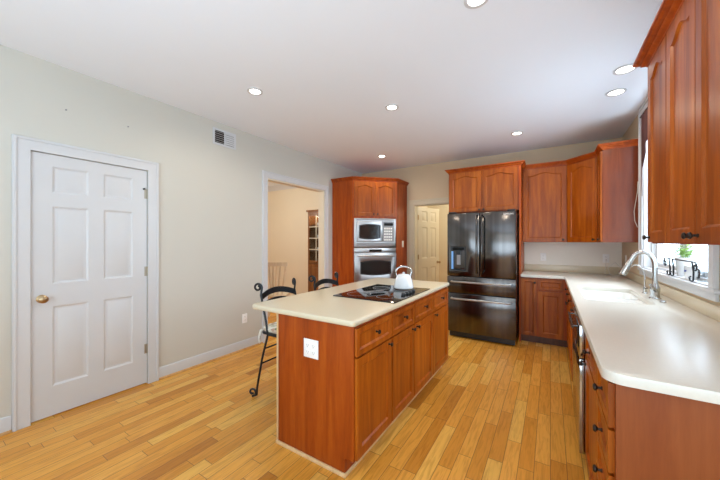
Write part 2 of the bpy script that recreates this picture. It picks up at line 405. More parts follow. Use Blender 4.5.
# back doorway casing and jamb
o = [(B0-.09, 0), (B0, 0), (B0, BT), (B1, BT), (B1, 0), (B1+.05, 0), (B1+.05, BT+.09), (B0-.09, BT+.09)]
m = MB().prism(o, YB-.018, YB+.001, 'y'); m.prism([(B0-.088, 0), (B0-.066, 0), (B0-.066, BT+.066), (B1+.05, BT+.066), (B1+.05, BT+.088), (B0-.088, BT+.088)], YB-.026, YB-.017, 'y')
struct(m.build('trim_5', 'ivory', bevel=.002, seg=1))
m = MB(); m.box(B0, B0+.016, YB+.001, YB+.142, 0, BT); m.box(B1-.016, B1, YB+.001, YB+.142, 0, BT); m.box(B0+.016, B1-.016, YB+.001, YB+.142, BT-.016, BT)
struct(m.build('trim_6', 'ivory'))
# baseboards with an oak shoe
def baseboard(name, y0, y1):
    t = struct(MB().sweep([(XL, y1), (XL, y0)][::-1], [(-.001, .018), (.014, .018), (.014, .10), (.009, .115), (-.001, .118)]).build(name, 'white', recenter=False))
    MB().sweep([(XL, y0), (XL, y1)], [(-.001, 0), (.026, 0), (.026, .008), (.02, .017), (.013, .02), (-.001, .02)]).build('shoe_molding', 'oak', t)
baseboard('baseboard_left', -3.6, D0-.094); baseboard('baseboard_left.001', D1+.094, O0-.087); baseboard('baseboard_left.002', O1+.087, 4.228)

# six-panel doors
def six_panel(mb, w, h, th, y=0):
    sw = .115; mw = .10; cw = (w-2*sw-mw)/2
    rows = [(.225, .845), (1.02, 1.62), (1.725, 1.93)]
    holes = []
    for z0, z1 in rows:
        for x in (sw, sw+cw+mw): holes.append(rect(x, x+cw, z0, z1))
    mb.prism(rect(0, w, 0, h), y, y+.009, 'y', holes)
    mb.box(0, w, y+.009, y+th, 0, h)
    for hl in holes:
        x0, x1, z0, z1 = hl[0][0], hl[1][0], hl[0][1], hl[2][1]
        A = [(x0, z0), (x1, z0), (x1, z1), (x0, z1)]; B = inset(A, .014)
        va = [mb.bm.verts.new((p[0], y, p[1])) for p in A]; vb = [mb.bm.verts.new((p[0], y+.0085, p[1])) for p in B]
        for k in range(4): mb.bm.faces.new((va[k], va[(k+1) % 4], vb[(k+1) % 4], vb[k]))
        mb.frustum(x0+.03, x1-.03, z0+.03, z1-.03, y+.009, y+.003, .018)
    return mb
d1 = empty_struct('door_1', (XL-.004, D0+.004, .012), PI/2)   # faces +X, x runs along +Y
six_panel(MB(), D1-D0-.008, DT-.016, .036).build('panel', 'white', d1)
k = MB(); k.lathe([(.031, 0), (.031, .004), (.012, .009), (.011, .03), (.02, .038), (.028, .048), (.028, .058), (.018, .067), (0, .07)], (.055, 0, .912), (0, -1, 0), 20); k.build('door_knob', 'brass', d1)
for z in (.325, 1.063, 1.80):
    hm = MB(); hm.lathe([(.007, 0), (.007, .09)], (D1-D0-.006, -.006, z-.045), (0, 0, 1), 8); hm.box(D1-D0-.03, D1-D0-.006, -.002, .002, z-.045, z+.045)
    hm.build('hinge', 'hinge', d1)
MB().lathe([(.008, 0), (.008, .02), (.004, .025), (0, .027)], (D1-D0-.035, 0, 1.845), (0, -1, 0), 10).build('door_stop', 'black', d1)
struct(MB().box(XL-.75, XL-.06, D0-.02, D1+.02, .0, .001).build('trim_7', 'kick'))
d2 = empty_struct('door_2', (B0+.02, YB+.145, .012), math.radians(74))
six_panel(MB(), .70, 2.0, .036).build('panel', 'ivory', d2)
k = MB(); k.lathe([(.03, 0), (.03, .004), (.012, .009), (.011, .03), (.02, .038), (.028, .048), (.028, .058), (.018, .067), (0, .07)], (.64, 0, .93), (0, -1, 0), 16); k.build('door_knob', 'brass', d2)
for z in (.3, 1.05, 1.8):
    hm = MB(); hm.lathe([(.007, 0), (.007, .09)], (.0, -.006, z-.045), (0, 0, 1), 8); hm.box(.002, .03, -.002, .002, z-.045, z+.045); hm.build('hinge', 'brass', d2)

# window over the sink
win = empty_struct('window_1')
ft = MB()
def wring(mb, y0, y1, z0, z1, f, x0, x1): mb.prism(rect(y0, y1, z0, z1), x0, x1, 'x', [rect(y0+f, y1-f, z0+f, z1-f)])
wring(ft, W0+.002, W1-.002, WZ0+.004, WZ1-.002, .028, XR+.055, XR+.135)
ft.build('window_frame', 'white', win)
jl = MB(); wring(jl, W0-.004, W1+.004, WZ0-.004, WZ1+.004, .016, XR-.001, XR+.141); jl.build('jamb', 'white', win)
mid = (W0+W1)/2
ms = MB(); ms.box(XR+.07, XR+.125, mid-.03, mid+.03, WZ0+.03, WZ1-.03); ms.build('mullion', 'white', win)
for y0, y1 in ((W0+.03, mid-.03), (mid+.03, W1-.03)):
    for z0, z1, x in ((WZ0+.03, 1.85, .085), (1.85, WZ1-.03, .105)):
        sa = MB(); wring(sa, y0, y1, z0, z1, .038, XR+x, XR+x+.02); so = sa.build('sash', 'white', win)
        MB().box(XR+x+.008, XR+x+.012, y0+.035, y1-.035, z0+.035, z1-.035).build('pane', 'glass', so)
cs = MB(); cs.prism([(W0-.092, WZ0), (W0, WZ0), (W0, WZ1), (W1, WZ1), (W1, WZ0), (W1+.092, WZ0), (W1+.092, WZ1+.085), (W0-.092, WZ1+.085)], XR-.018, XR-.0005, 'x')
cs.prism([(W0-.09, WZ0), (W0-.07, WZ0), (W0-.07, WZ1+.07), (W1+.07, WZ1+.07), (W1+.07, WZ0), (W1+.09, WZ0), (W1+.09, WZ1+.09), (W0-.09, WZ1+.09)], XR-.026, XR-.017, 'x')
cs.build('casing', 'white', win, bevel=.002, seg=1)
MB().box(XR-.03, XR+.085, W0-.11, W1+.11, WZ0-.022, WZ0+.003).build('window_sill', 'white', win, bevel=.006)
MB().box(XR-.017, XR, W0-.09, W1+.09, WZ0-.068, WZ0-.022).build('apron', 'white', win, bevel=.003)
# pale splash wall skins between counter and wall cabinets
struct(MB().box(-.338, XR-.001, YB-.004, YB+.001, 1.0, 1.352).build('wall_backsplash', 'splashwall'))

# ================================================================== OVEN TOWER (corner, diagonal front)
def oven_tower():
    t = thing('oven_cabinet', 'tall cherry corner cabinet with diagonal front holding the microwave and oven', 'oven cabinet', (-2.82, 4.232, 0))
    L = lambda x, y: (x+2.82, y-4.232)
    pts = [L(-3.256, 4.232), L(-2.82, 4.232), L(-2.27, 4.782), L(-2.27, 5.232), L(-3.256, 5.232)]
    cb = MB(); cb.prism(pts, .0, .576, 'z'); cb.prism(pts, 1.755, 2.40, 'z')
    cb.box(pts[0][0], pts[1][0], 0, .02, .576, 1.755); cb.box(pts[2][0]-.02, pts[2][0], pts[2][1], pts[3][1], .576, 1.755)
    cb.build('cabinet_body', 'cherry', t)
    crown(t, [L(-3.256, 4.232), L(-2.82, 4.232), L(-2.27, 4.782), L(-2.27, 5.232)], 2.388, sc=.9)
    R = Matrix.Rotation(PI/4, 4, 'Z'); Wd = .778
    def fp(mb, name, mat, par=t): return mb.build(name, mat, par, matrix=R)
    for x0, x1, kx in ((.022, Wd/2-.003, Wd/2-.035), (Wd/2+.003, Wd-.022, Wd/2+.035)):
        d = fp(front(MB(), x0, x1, 1.79, 2.375, -.02, arch=.035), 'door', 'cherry_door'); fp(knob(MB(), kx, -.02, 1.825), 'knob', 'bronze', d)
    d = fp(front(MB(), .022, Wd-.022, .12, .55, -.02), 'drawer', 'cherry_door'); fp(knob(MB(), Wd/2, -.02, .45), 'knob', 'bronze', d)
    fp(MB().box(-.004, .018, -.006, .012, .0, 2.39), 'stile', 'cherry'); fp(MB().box(Wd-.018, Wd+.004, -.006, .012, .0, 2.39), 'stile', 'cherry')
    return Wd
Wd = oven_tower()
# microwave
mw = thing('microwave', 'stainless built-in microwave above the wall oven', 'microwave', (-2.82, 4.232, 1.252), PI/4)
def barrel(x0, x1, z0, z1, bul, n=12):
    p = []
    for i in range(n+1): t = i/n; p.append((x0+(x1-x0)*t, z0-bul*4*t*(1-t)))
    for i in range(n+1): t = i/n; p.append((x1-(x1-x0)*t, z1+bul*4*t*(1-t)))
    return p
MB().prism(rect(.018, Wd-.018, 0, .50), -.022, .004, 'y', [rect(.055, Wd-.055, .095, .455)]).build('trim_kit', 'steel', mw, bevel=.003)
MB().box(.055, Wd-.055, -.02, .42, .095, .455).build('housing', 'steel', mw)
dr = MB().prism(rect(.062, .512, .10, .45), -.038, -.021, 'y', [barrel(.115, .46, .175, .365, .022)]).build('door', 'steel', mw, bevel=.003)
MB().prism(barrel(.112, .463, .173, .367, .022), -.031, -.026, 'y').build('door_window', 'ovenglass', dr)
MB().prism(barrel(.100, .475, .160, .380, .022), -.040, -.0375, 'y', [barrel(.118, .457, .178, .362, .022)]).build('window_rim', 'black', dr)
cp = MB().box(.52, Wd-.062, -.036, -.021, .10, .45).build('control_panel', 'grey', mw)
MB().box(.54, Wd-.08, -.038, -.0355, .375, .43).build('display', 'blackglass', cp)
kb = MB()
for i in range(4):
    for j in range(5): kb.box(.54+i*.038, .57+i*.038, -.0385, -.0355, .12+j*.048, .15+j*.048)
kb.build('keypad', 'plastic', cp)
vg = MB().box(.06, Wd-.06, -.0235, -.021, .028, .084)
for i in range(4): vg.box(.06, Wd-.06, -.026, -.023, .03+i*.014, .038+i*.014)
vg.build('vent_grille', 'grey', mw)
vg = MB().box(.06, Wd-.06, -.0235, -.021, .466, .488)
for i in range(2): vg.box(.06, Wd-.06, -.026, -.023, .468+i*.012, .474+i*.012)
vg.build('vent_grille', 'grey', mw)
# wall oven
ov = thing('wall_oven', 'stainless wall oven with dark window below the microwave', 'oven', (-2.82, 4.232, .58), PI/4)
MB().box(.018, Wd-.018, -.02, .004, 0, .665).box(.09, Wd-.09, .004, .42, .03, .63).build('housing', 'steel', ov, bevel=.003)
cp = MB().box(.022, Wd-.022, -.028, -.019, .585, .655).build('control_panel', 'steel', ov, bevel=.003)
MB().box(.28, .5, -.0295, -.0275, .60, .642).build('display', 'blackglass', cp)
dr = MB().prism(rect(.022, Wd-.022, .012, .575), -.05, -.021, 'y', [barrel(.135, Wd-.135, .24, .42, .025)]).build('door', 'steel', ov, bevel=.004)
MB().prism(barrel(.132, Wd-.132, .238, .422, .025), -.042, -.036, 'y').build('door_window', 'ovenglass', dr)
MB().prism(barrel(.118, Wd-.118, .225, .435, .025), -.052, -.0495, 'y', [barrel(.137, Wd-.137, .243, .417, .025)]).build('window_rim', 'black', dr)
hd = MB().tube([(.07, -.10, .535), (Wd-.07, -.10, .535)], .013, 12)
for x in (.1, Wd-.1): hd.tube([(x, -.05, .535), (x, -.10, .535)], .008, 8)
hd.build('handle', 'steel', dr)

# ================================================================== FRIDGE + its cabinet and panel
fx0, fx1, fy = -1.246, -.368, 4.30
fr = thing('refrigerator', 'dark stainless french-door refrigerator with two bottom drawers', 'refrigerator', (fx0, fy, 0))
FW = fx1-fx0; hw = FW/2
MB().box(.01, FW-.01, .075, .86, .06, 1.735).build('cabinet_body', 'black', fr)
MB().box(.02, FW-.02, .05, .12, .015, .085).build('kick_grille', 'black', fr)
for x in (.06, FW-.06): MB().lathe([(.02, 0), (.02, .03), (.012, .06)], (x, .12, 0)).build('foot', 'black', fr)
ld = MB().prism(rect(0, hw-.004, .875, 1.753), 0, .068, 'y', [rect(.045, .253, .955, 1.283)]).build('door', 'darksteel', fr, bevel=.008)
di = MB().prism(rect(.043, .255, .953, 1.285), -.002, .01, 'y', [rect(.058, .240, .968, 1.225)])
di = di.build('dispenser', 'black', ld)
MB().box(.06, .238, .055, .06, .968, 1.225).build('recess', 'darksteel', di) 
MB().box(.058, .075, .008, .05, .97, 1.22).build('side_light', 'ledblue', di)
MB().box(.12, .18, .02, .045, 1.17, 1.225).build('nozzle', 'black', di)
MB().box(.125, .175, .035, .045, 1.03, 1.17).build('paddle', 'grey', di)
MB().box(.075, .235, -.004, -.001, 1.235, 1.275).build('control_strip', 'blackglass', di)
rd = MB().box(hw+.004, FW, 0, .068, .875, 1.753).build('door', 'darksteel', fr, bevel=.008)
for d, x, in ((ld, hw-.032), (rd, hw+.032)):
    hm = MB(); hm.tube([(x, 0, .93), (x, -.042, .945), (x, -.056, .98), (x, -.058, 1.3), (x, -.056, 1.66), (x, -.042, 1.695), (x, 0, 1.71)], .011, 10); hm.build('handle', 'darksteel', d)
for z0, z1, hz in ((.638, .868, .80), (.092, .631, .565)):
    dw = MB().box(0, FW, 0, .068, z0, z1).build('drawer', 'darksteel', fr, bevel=.008)
    hm = MB(); hm.tube([(.065, 0, hz), (.07, -.045, hz), (.10, -.058, hz), (FW/2, -.06, hz), (FW-.10, -.058, hz), (FW-.07, -.045, hz), (FW-.065, 0, hz)], .013, 10); hm.build('handle', 'steel', dw)
for x in (.06, FW-.06): MB().box(x-.045, x+.045, .01, .16, 1.7531, 1.775).build('hinge_cover', 'black', fr, bevel=.005)
# maker's small pale lettering on the right door
def lettering(txt, size, mat, parent, mtx, name='lettering'):
    cu = bpy.data.curves.new('txt', 'FONT'); cu.body = txt; cu.size = size; cu.extrude = .0006; cu.align_x = 'CENTER'; cu.align_y = 'CENTER'
    o = bpy.data.objects.new('txt', cu); C.objects.link(o)
    dg = bpy.context.evaluated_depsgraph_get(); me = bpy.data.meshes.new_from_object(o.evaluated_get(dg))
    bpy.data.objects.remove(o); me.transform(mtx); me.materials.clear(); me.materials.append(M[mat]); me.name = name
    q = bpy.data.objects.new(name, me); C.objects.link(q); q.parent = parent; return q
lettering('SAMSUNG', .026, 'plastic', rd, Matrix.Translation((FW-.09, -.001, 1.715)) @ Matrix.Rotation(PI/2, 4, 'X'))

oc = thing('wall_cabinet', 'cherry two-door cabinet above the refrigerator', 'cabinet', (-1.32, 4.64, 1.79))
OW = .958
MB().box(0, OW, 0, .592, 0, .61).build('cabinet_body', 'cherry', oc)
cab_door(oc, .012, OW/2-.003, .012, .595, -.02, OW/2-.03, .03, arch=.035); cab_door(oc, OW/2+.003, OW-.012, .012, .595, -.02, OW/2+.03, .03, arch=.035)
crown(oc, [(0, .592), (0, 0), (OW+.02, 0), (OW+.02, .592)], .598)
tag(MB().box(-.360, -.340, 4.62, 5.233, 0, 2.388).build('side_panel', 'cherry'), 'tall thin cherry panel right of the refrigerator', 'panel')

# ================================================================== WALL CABINETS
UZ0, UZ1 = 1.348, 2.40
def sharecrown(t, origin, rz, path, i0, i1, sc=1, dz=0):
    Mi = (Matrix.Translation(origin) @ Matrix.Rotation(rz, 4, 'Z')).inverted()
    P = [(Mi @ Vector((x, y, 0))).to_2d() for x, y in path]
    crown(t, [tuple(p) for p in P], UZ1-.012-origin[2]+dz, i0, i1, sc)
backpath = [(-.339, 4.935), (.193, 4.935), (.498, 4.630), (.498, 4.325), (.800, 4.325)]
def upper(name, label, origin, rz, w, depth, doors, path, i0, i1, body=None, sc=1, dz=0, bmat='cherry'):
    t = thing(name, label, 'cabinet', origin, rz)
    h = UZ1-UZ0
    if body: MB().prism(body, 0, h, 'z').build('cabinet_body', 'cherry', t)
    else: MB().box(0, w, 0, depth, 0, h).build('cabinet_body', bmat, t)
    for x0, x1, kx in doors: cab_door(t, x0, x1, .008, h-.022, -.02, kx, .035, arch=.04)
    sharecrown(t, origin, rz, path, i0, i1, sc, dz)
    return t
upper('wall_cabinet', 'tall single-door cherry wall cabinet on back wall between refrigerator and corner', (-.339, 4.935, UZ0), 0, .532, .298, [(.01, .52, .485)], backpath, 0, 1)
r2 = math.sqrt(.5)
cw = .305/r2
def loc(px, py, o, rz):
    v = Matrix.Rotation(-rz, 2) @ Vector((px-o[0], py-o[1])); return (v.x, v.y)
o = (.193, 4.935); rz = -PI/4
body = [loc(*p, o, rz) for p in ((.1935, 4.935), (.498, 4.6305), (.799, 4.6305), (.799, 5.232), (.1935, 5.232))]
upper('corner_wall_cabinet', 'cherry wall cabinet set diagonally across the back right corner', (.193, 4.935, UZ0), rz, cw, .3, [(.012, cw-.012, cw-.045)], backpath, 1, 2, body)
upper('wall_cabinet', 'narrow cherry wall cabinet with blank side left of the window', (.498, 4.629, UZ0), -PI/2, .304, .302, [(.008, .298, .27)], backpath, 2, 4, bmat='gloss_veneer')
nearpath = [(.799, 2.39), (.5, 2.39), (.5, 1.348), (.799, 1.348)]
def rev(p): return p
upper('wall_cabinet', 'narrow single-door cherry wall cabinet right of the window', (.5, 2.39, UZ0), -PI/2, .334, .30, [(.004, .330, .045)], nearpath, 0, 2, None, 1.5, -.012)
# (crown of the pair of near cabinets is one run: the narrow one carries it)
t = thing('wall_cabinet', 'large two-door cherry wall cabinet at the right edge above the counter', 'cabinet', (.5, 2.055, UZ0), -PI/2)
MB().box(0, .704, 0, .30, 0, UZ1-UZ0).build('cabinet_body', 'cherry', t)
cab_door(t, .004, .349, .008, UZ1-UZ0-.018, -.02, .322, .035, arch=.04); cab_door(t, .355, .700, .008, UZ1-UZ0-.018, -.02, .382, .035, arch=.04)

# ================================================================== BASE CABINETS
BH = .88
def base_body(t, w, depth, left=True, right=True):
    b = MB(); b.box(0, w, 0, depth, .10, BH); b.build('cabinet_body', 'cherry', t)
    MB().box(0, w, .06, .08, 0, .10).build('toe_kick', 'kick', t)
t = thing('base_cabinet', 'narrow one-door cherry base cabinet beside the refrigerator', 'cabinet', (-.339, 4.627, 0))
base_body(t, .195, .605); cab_door(t, .004, .188, .105, .862, -.02, .163, .815, fr=.04)
t = thing('base_cabinet', 'cherry base cabinet with drawer over door in the back corner', 'cabinet', (-.144, 4.627, 0))
base_body(t, .333, .605); cab_door(t, .006, .284, .105, .705, -.02, None, None); cab_door(t, .006, .284, .722, .862, -.02, None, None, name='drawer', fr=.035)
RX = .19
def rbase(name, label, yfar, ynear, depth=.61):
    t = thing(name, label, 'cabinet', (RX, yfar, 0), -PI/2); base_body(t, yfar-ynear, depth); return t
t = rbase('base_cabinet', 'cherry base cabinet under the window counter next to the back corner', 4.626, 3.742)
cab_door(t, .12, .49, .105, .705, -.018, .45, .66); cab_door(t, .50, .876, .105, .705, -.018, .54, .66)
cab_door(t, .12, .49, .722, .862, -.018, .30, .79, name='drawer', fr=.035); cab_door(t, .50, .876, .722, .862, -.018, .69, .79, name='drawer', fr=.035)
t = rbase('sink_base_cabinet', 'two-door cherry sink base cabinet below the white sink', 3.741, 2.812)
# the sink bowls hang inside: the carcass is an open box
w_ = 3.741-2.812
for ch in list(t.children):
    if ch.name.startswith('cabinet_body'): bpy.data.objects.remove(ch)
b = MB(); b.box(0, .018, .0, .61, .10, BH); b.box(w_-.018, w_, 0, .61, .10, BH); b.box(.018, w_-.018, 0, .61, .10, .118); b.box(.018, w_-.018, .0, .018, .118, BH); b.box(.018, w_-.018, .60, .61, .118, BH)
b.build('cabinet_body', 'cherry', t)
for x0, x1, kx in ((.008, .461, .42), (.468, .921, .51)):
    cab_door(t, x0, x1, .105, .705, -.02, kx, .66); cab_door(t, x0, x1, .722, .862, -.02, (x0+x1)/2, .79, name='false_front', fr=.035)
# dishwasher
t = thing('dishwasher', 'stainless dishwasher between sink cabinet and drawers', 'dishwasher', (.145, 2.808, 0), -PI/2)
MB().box(.006, .602, .03, .62, .10, .868).build('tub', 'black', t)
MB().box(.006, .602, .10, .12, 0, .10).build('toe_kick', 'black', t)
d = MB().box(.004, .604, 0, .029, .105, .662).build('door', 'dwsteel', t, bevel=.003)
c_ = MB().box(.004, .604, 0, .029, .668, .862).build('control_panel', 'dwsteel', t, bevel=.003)
hm = MB().tube([(.05, -.028, .825), (.50, -.028, .825)], .008, 10)
for x in (.08, .47): hm.tube([(x, 0, .825), (x, -.028, .825)], .006, 8)
hm.build('handle', 'darksteel', c_)
# drawer over door unit
t = rbase('base_cabinet', 'cherry base cabinet with drawer over door next to dishwasher', 2.197, 1.694)
cab_door(t, .006, .497, .105, .692, -.018, .047, .655); cab_door(t, .006, .497, .708, .862, -.018, .25, .785, name='drawer', fr=.035)
# bank of drawers at the near end
t = rbase('drawer_cabinet', 'bank of four cherry drawers at the near end of the long counter', 1.692, 1.362)
zs = [(.105, .375), (.385, .535), (.545, .695), (.705, .862)]
for z0, z1 in zs: cab_door(t, .006, .326, z0, z1, -.018, .185, (z0+z1)/2 if z1 > .4 else z1-.08, name='drawer', fr=.035)
tag(MB().prism([(.19, 0.1), (.255, .1), (.255, 0), (.80, 0), (.80, BH), (.19, BH)], 1.342, 1.361, 'y').build('end_panel', 'veneer'), 'reddish brown flat end panel closing the near end of long counter', 'panel')

# ================================================================== LONG COUNTERTOP, SINK, FAUCETS
ct = thing('countertop', 'L-shaped cream solid surface countertop along the window and back wall', 'countertop', (.48, 3.3, .8805))
def lc(p): return (p[0]-.48, p[1]-3.3)
cx0, cy1, cyn = .152, 4.585, 1.312
outer = [(-.339, YB-.001), (-.339, cy1)] + [(cx0, cy1)] + arc(cx0+.06, cyn+.06, .06, 180, 270, 8) + [(XR-.001, cyn), (XR-.001, YB-.001)]
SX0, SX1, SY0, SY1 = .225, .625, 2.865, 3.70
def rrect(x0, x1, y0, y1, r): return arc(x1-r, y1-r, r, 0, 90, 4)+arc(x0+r, y1-r, r, 90, 180, 4)+arc(x0+r, y0+r, r, 180, 270, 4)+arc(x1-r, y0+r, r, 270, 360, 4)
MB().prism([lc(p) for p in outer], 0, .036, 'z', [[lc(p) for p in rrect(SX0, SX1, SY0, SY1, .05)]]).build('worktop', 'counter_window_lit', ct, bevel=.012, seg=3)
sp = MB(); sp.box(-.339-.48, XR-.001-.48, YB-.021-3.3, YB-.001-3.3, .036, .136); sp.build('backsplash', 'counter', ct, bevel=.004)
sp = MB(); sp.box(XR-.021-.48, XR-.0005-.48, 1.32-3.3, YB-.021-3.3, .036, .119); sp.build('backsplash', 'counter', ct, bevel=.004)
ZT = .9165
sk = thing('kitchen_sink', 'white double bowl sink set in the window counter', 'sink', ((SX0+SX1)/2, (SY0+SY1)/2, .70))
m = MB(); a, b_ = (SX1-SX0)/2+.0, (SY1-SY0)/2+.0
m.prism(rrect(-a-.01, a+.01, -b_-.01, b_+.01, .06), .0, .18, 'z', [rrect(-a+.006, a-.006, -b_+.006, -.012, .06), rrect(-a+.006, a-.006, .03, b_-.006, .06)])
m.prism(rrect(-a-.01, a+.01, -b_-.01, b_+.01, .06), -.012, .0, 'z'); m.build('bowl', 'sink', sk, bevel=.004)
for y in (-b_/2, b_/2): MB().lathe([(.045, 0), (.045, .003), (.03, .0035), (.028, -.001), (0, -.001)], (0, y, .0005)).build('drain', 'chrome', sk)
fa = thing('kitchen_faucet', 'tall satin nickel gooseneck faucet with pull-down spray head', 'faucet', (.684, 3.19, ZT))
m = MB().lathe([(.036, 0), (.036, .006), (.029, .012), (.027, .05), (.030, .055), (.030, .085), (.023, .10), (.0155, .13), (.0135, .2), (.0135, .21)], seg=20); m.build('body', 'chrome', fa)
pts = [(0, 0, .2)] + [(-.072+.072*math.cos(math.radians(a)), .0+.01*(a/150),   .255+.105*math.sin(math.radians(a))) for a in range(0, 155, 14)]
pts += [(pts[-1][0]-.008, .012, pts[-1][2]-.02)]
MB().tube(pts, .0165, 14).build('spout', 'chrome', fa)
e = Vector(pts[-1]); dr_ = Vector((-.40, .05, -.92)).normalized()
sh = MB().tube([e-dr_*.005, e+dr_*.03, e+dr_*.10, e+dr_*.115], [.0175, .020, .029, .026], 14).build('spray_head', 'chrome', fa)
MB().tube([(0, -.015, .068), (-.01, -.045, .07), (-.035, -.085, .10), (-.05, -.10, .118)], [.013, .012, .009, .008], 10).build('lever', 'chrome', fa)
ff = thing('drinking_water_faucet', 'small thin curved water tap left of the main faucet', 'faucet', (.68, 3.47, ZT))
MB().lathe([(.02, 0), (.02, .004), (.012, .01), (.010, .05), (.006, .055)], seg=14).build('body', 'chrome', ff)
MB().tube([(0, 0, .05), (0, 0, .15), (-.01, 0, .20), (-.035, .005, .235), (-.065, .01, .24), (-.08, .012, .225)], .0048, 8).build('spout', 'chrome', ff)
MB().tube([(0, -.008, .045), (.01, -.05, .052)], [.006, .004], 8).build('lever', 'black', ff)
tag(MB().lathe([(.018, 0), (.018, .008), (.012, .014), (0, .016)], (.69, 3.02, ZT), (0, 0, 1), 16).build('sink_hole_cover', 'chrome'), 'flat metal hole cover on counter right of the tall faucet', 'cover')

# window sill things
SZ = WZ0+.0035
pl = thing('potted_plant', 'leafy green plant in white pot on the window sill', 'potted plant', (.868, 3.25, SZ))
MB().lathe([(.0, 0), (.042, 0), (.046, .01), (.058, .13), (.062, .132), (.062, .15), (.056, .15), (.053, .13), (0, .128)], seg=24).build('pot', 'ceramic', pl)
lf = MB()
for i in range(70):
    a = random.uniform(0, 2*PI); el = random.uniform(.2, 1.4); r = random.uniform(.03, .10)
    c0 = Vector((math.cos(a)*math.cos(el)*r*.6, math.sin(a)*math.cos(el)*r, .145+math.sin(el)*r)); d = Vector((math.cos(a), math.sin(a), random.uniform(-.2, .9))).normalized()
    s_ = d.cross(Vector((0, 0, 1))).normalized()*.011; L_ = .035
    q = [c0-d*.004, c0+d*L_*.45+s_, c0+d*L_, c0+d*L_*.45-s_]; vs = [lf.bm.verts.new(p) for p in q]; u_ = Vector((0, 0, .0012)); v2 = [lf.bm.verts.new(p-u_) for p in q]
    lf.bm.faces.new(vs); lf.bm.faces.new(v2[::-1])
    for k_ in range(4): lf.bm.faces.new((vs[k_], v2[k_], v2[(k_+1) % 4], vs[(k_+1) % 4]))
for i in range(9):
    a = i*.7; lf.tube([(0, 0, .12), (.02*math.cos(a), .03*math.sin(a), .16), (.03*math.cos(a), .05*math.sin(a), .20)], .0015, 5)
lf.build('foliage', 'leaf', pl)
mg = thing('mug', 'white mug with small blue print on the window sill', 'mug', (.852, 3.03, SZ))
MB().lathe([(0, 0), (.043, 0), (.047, .006), (.049, .098), (.046, .10), (.044, .096), (.042, .01), (0, .008)], seg=24).build('cup', 'ceramic', mg)
MB().tube([(.0, -.046, .08), (.0, -.07, .078), (.0, -.08, .05), (.0, -.068, .025), (.0, -.047, .022)], .0055, 8).build('handle', 'bronze', mg)
bp = MB(); 
for i in range(5): bp.lathe([(0, .0), (.006+.002*(i % 2), .0), (.006, .002), (0, .002)], (-.0475*math.cos(.2*(i-2)-.1), .0475*math.sin(.2*(i-2)-.1)*-1+.0, .066-.004*(i % 2)), (-1, 0, 0), 8)
bp.build('print', 'blue', mg)
def curl(cx_, cy_, r0, r1, a0, a1, n=16):
    return [(cx_+(r0+(r1-r0)*i/n)*math.cos(math.radians(a0+(a1-a0)*i/n)), cy_+(r0+(r1-r0)*i/n)*math.sin(math.radians(a0+(a1-a0)*i/n))) for i in range(n+1)]
ws = thing('wire_rack', 'long black wire scroll rack in front of pots on the window sill', 'rack', (.792, 3.10, SZ))
top = [(0, y, z) for y, z in curl(.31, .100, .010, .036, -340, 90)] + [(0, y, .136) for y in (.2, .1, 0, -.1, -.2)] + [(0, y, z) for y, z in curl(-.29, .104, .032, .010, 90, 520)]
MB().tube(top, .0050, 7).build('scroll_bar', 'iron', ws)
for y in (.22, .14, -.24): 
    MB().tube([(0, y, .136), (.002, y-.02, .07), (.003, y-.01, .014), (.002, y+.012, .0054), (.001, y+.04, .012), (0, y+.045, .03), (0, y+.025, .036)], .0050, 7).build('leg', 'iron', ws)
jr = thing('glass_jar', 'clear glass jar at the near end of the window sill', 'jar', (.85, 2.82, SZ))
MB().lathe([(0, 0), (.04, 0), (.045, .008), (.045, .075), (.032, .095), (.032, .112), (.030, .112), (.030, .094), (.042, .073), (.042, .01), (0, .006)], seg=24).build('jar_body', 'clear', jr)
# burgundy valance in the window
vl = thing('window_valance', 'burgundy cloth valance hanging in the window', 'valance', (XR-.045, 0, 0))
m = MB(); n = 40; rows_ = []
for i in range(n+1):
    y = W0+.02+(3.93-W0)*i/n; t_ = i/n; off_ = .008*math.sin(i*1.6); zb = 2.34-.54*abs(2*t_-1)**6
    rows_.append([(off_-.012, y, z) for z in (2.575, (2.575+zb)/2, zb)])
va = [[m.bm.verts.new(p) for p in r] for r in rows_]; vb = [[m.bm.verts.new((p[0]+.004, p[1], p[2])) for p in r] for r in rows_]
for i in range(n):
    for j in range(2):
        m.bm.faces.new((va[i][j], va[i+1][j], va[i+1][j+1], va[i][j+1])); m.bm.faces.new((vb[i][j+1], vb[i+1][j+1], vb[i+1][j], vb[i][j]))
    for j in (0, 2):
        f_ = (va[i][j], vb[i][j], vb[i+1][j], va[i+1][j]); m.bm.faces.new(f_ if j == 0 else f_[::-1])
for i in (0, n):
    for j in range(2): m.bm.faces.new((va[i][j], vb[i][j], vb[i][j+1], va[i][j+1]))
m.build('cloth', 'burgundy', vl)
MB().tube([(.045, W0, 2.578), (-.010, W0, 2.578), (-.010, 3.98, 2.578), (.045, 3.98, 2.578)], .007, 8).build('rod', 'bronze', vl)
# small cords
tag(MB().tube([(.790, 4.31, 2.0), (.788, 4.312, 1.9), (.775, 4.312, 1.80), (.760, 4.313, 1.68), (.766, 4.313, 1.58), (.788, 4.312, 1.51)], .0028, 6).build('hanging_cord', 'cord'), 'thin pale cord dangling beside the blank cabinet side', 'cord')
tag(MB().tube([(.636, 5.205, 1.10), (.63, 5.15, 1.12), (.60, 5.0, 1.0), (.58, 4.85, .925), (.63, 4.75, .92), (.70, 4.72, .94), (.72, 4.75, 1.03), (.68, 4.85, 1.10), (.62, 4.95, 1.02), (.66, 5.05, .922), (.74, 5.0, .922)], .003, 6).build('loose_cord', 'cord'), 'thin pale cord looping from the corner outlet onto the counter', 'cord')

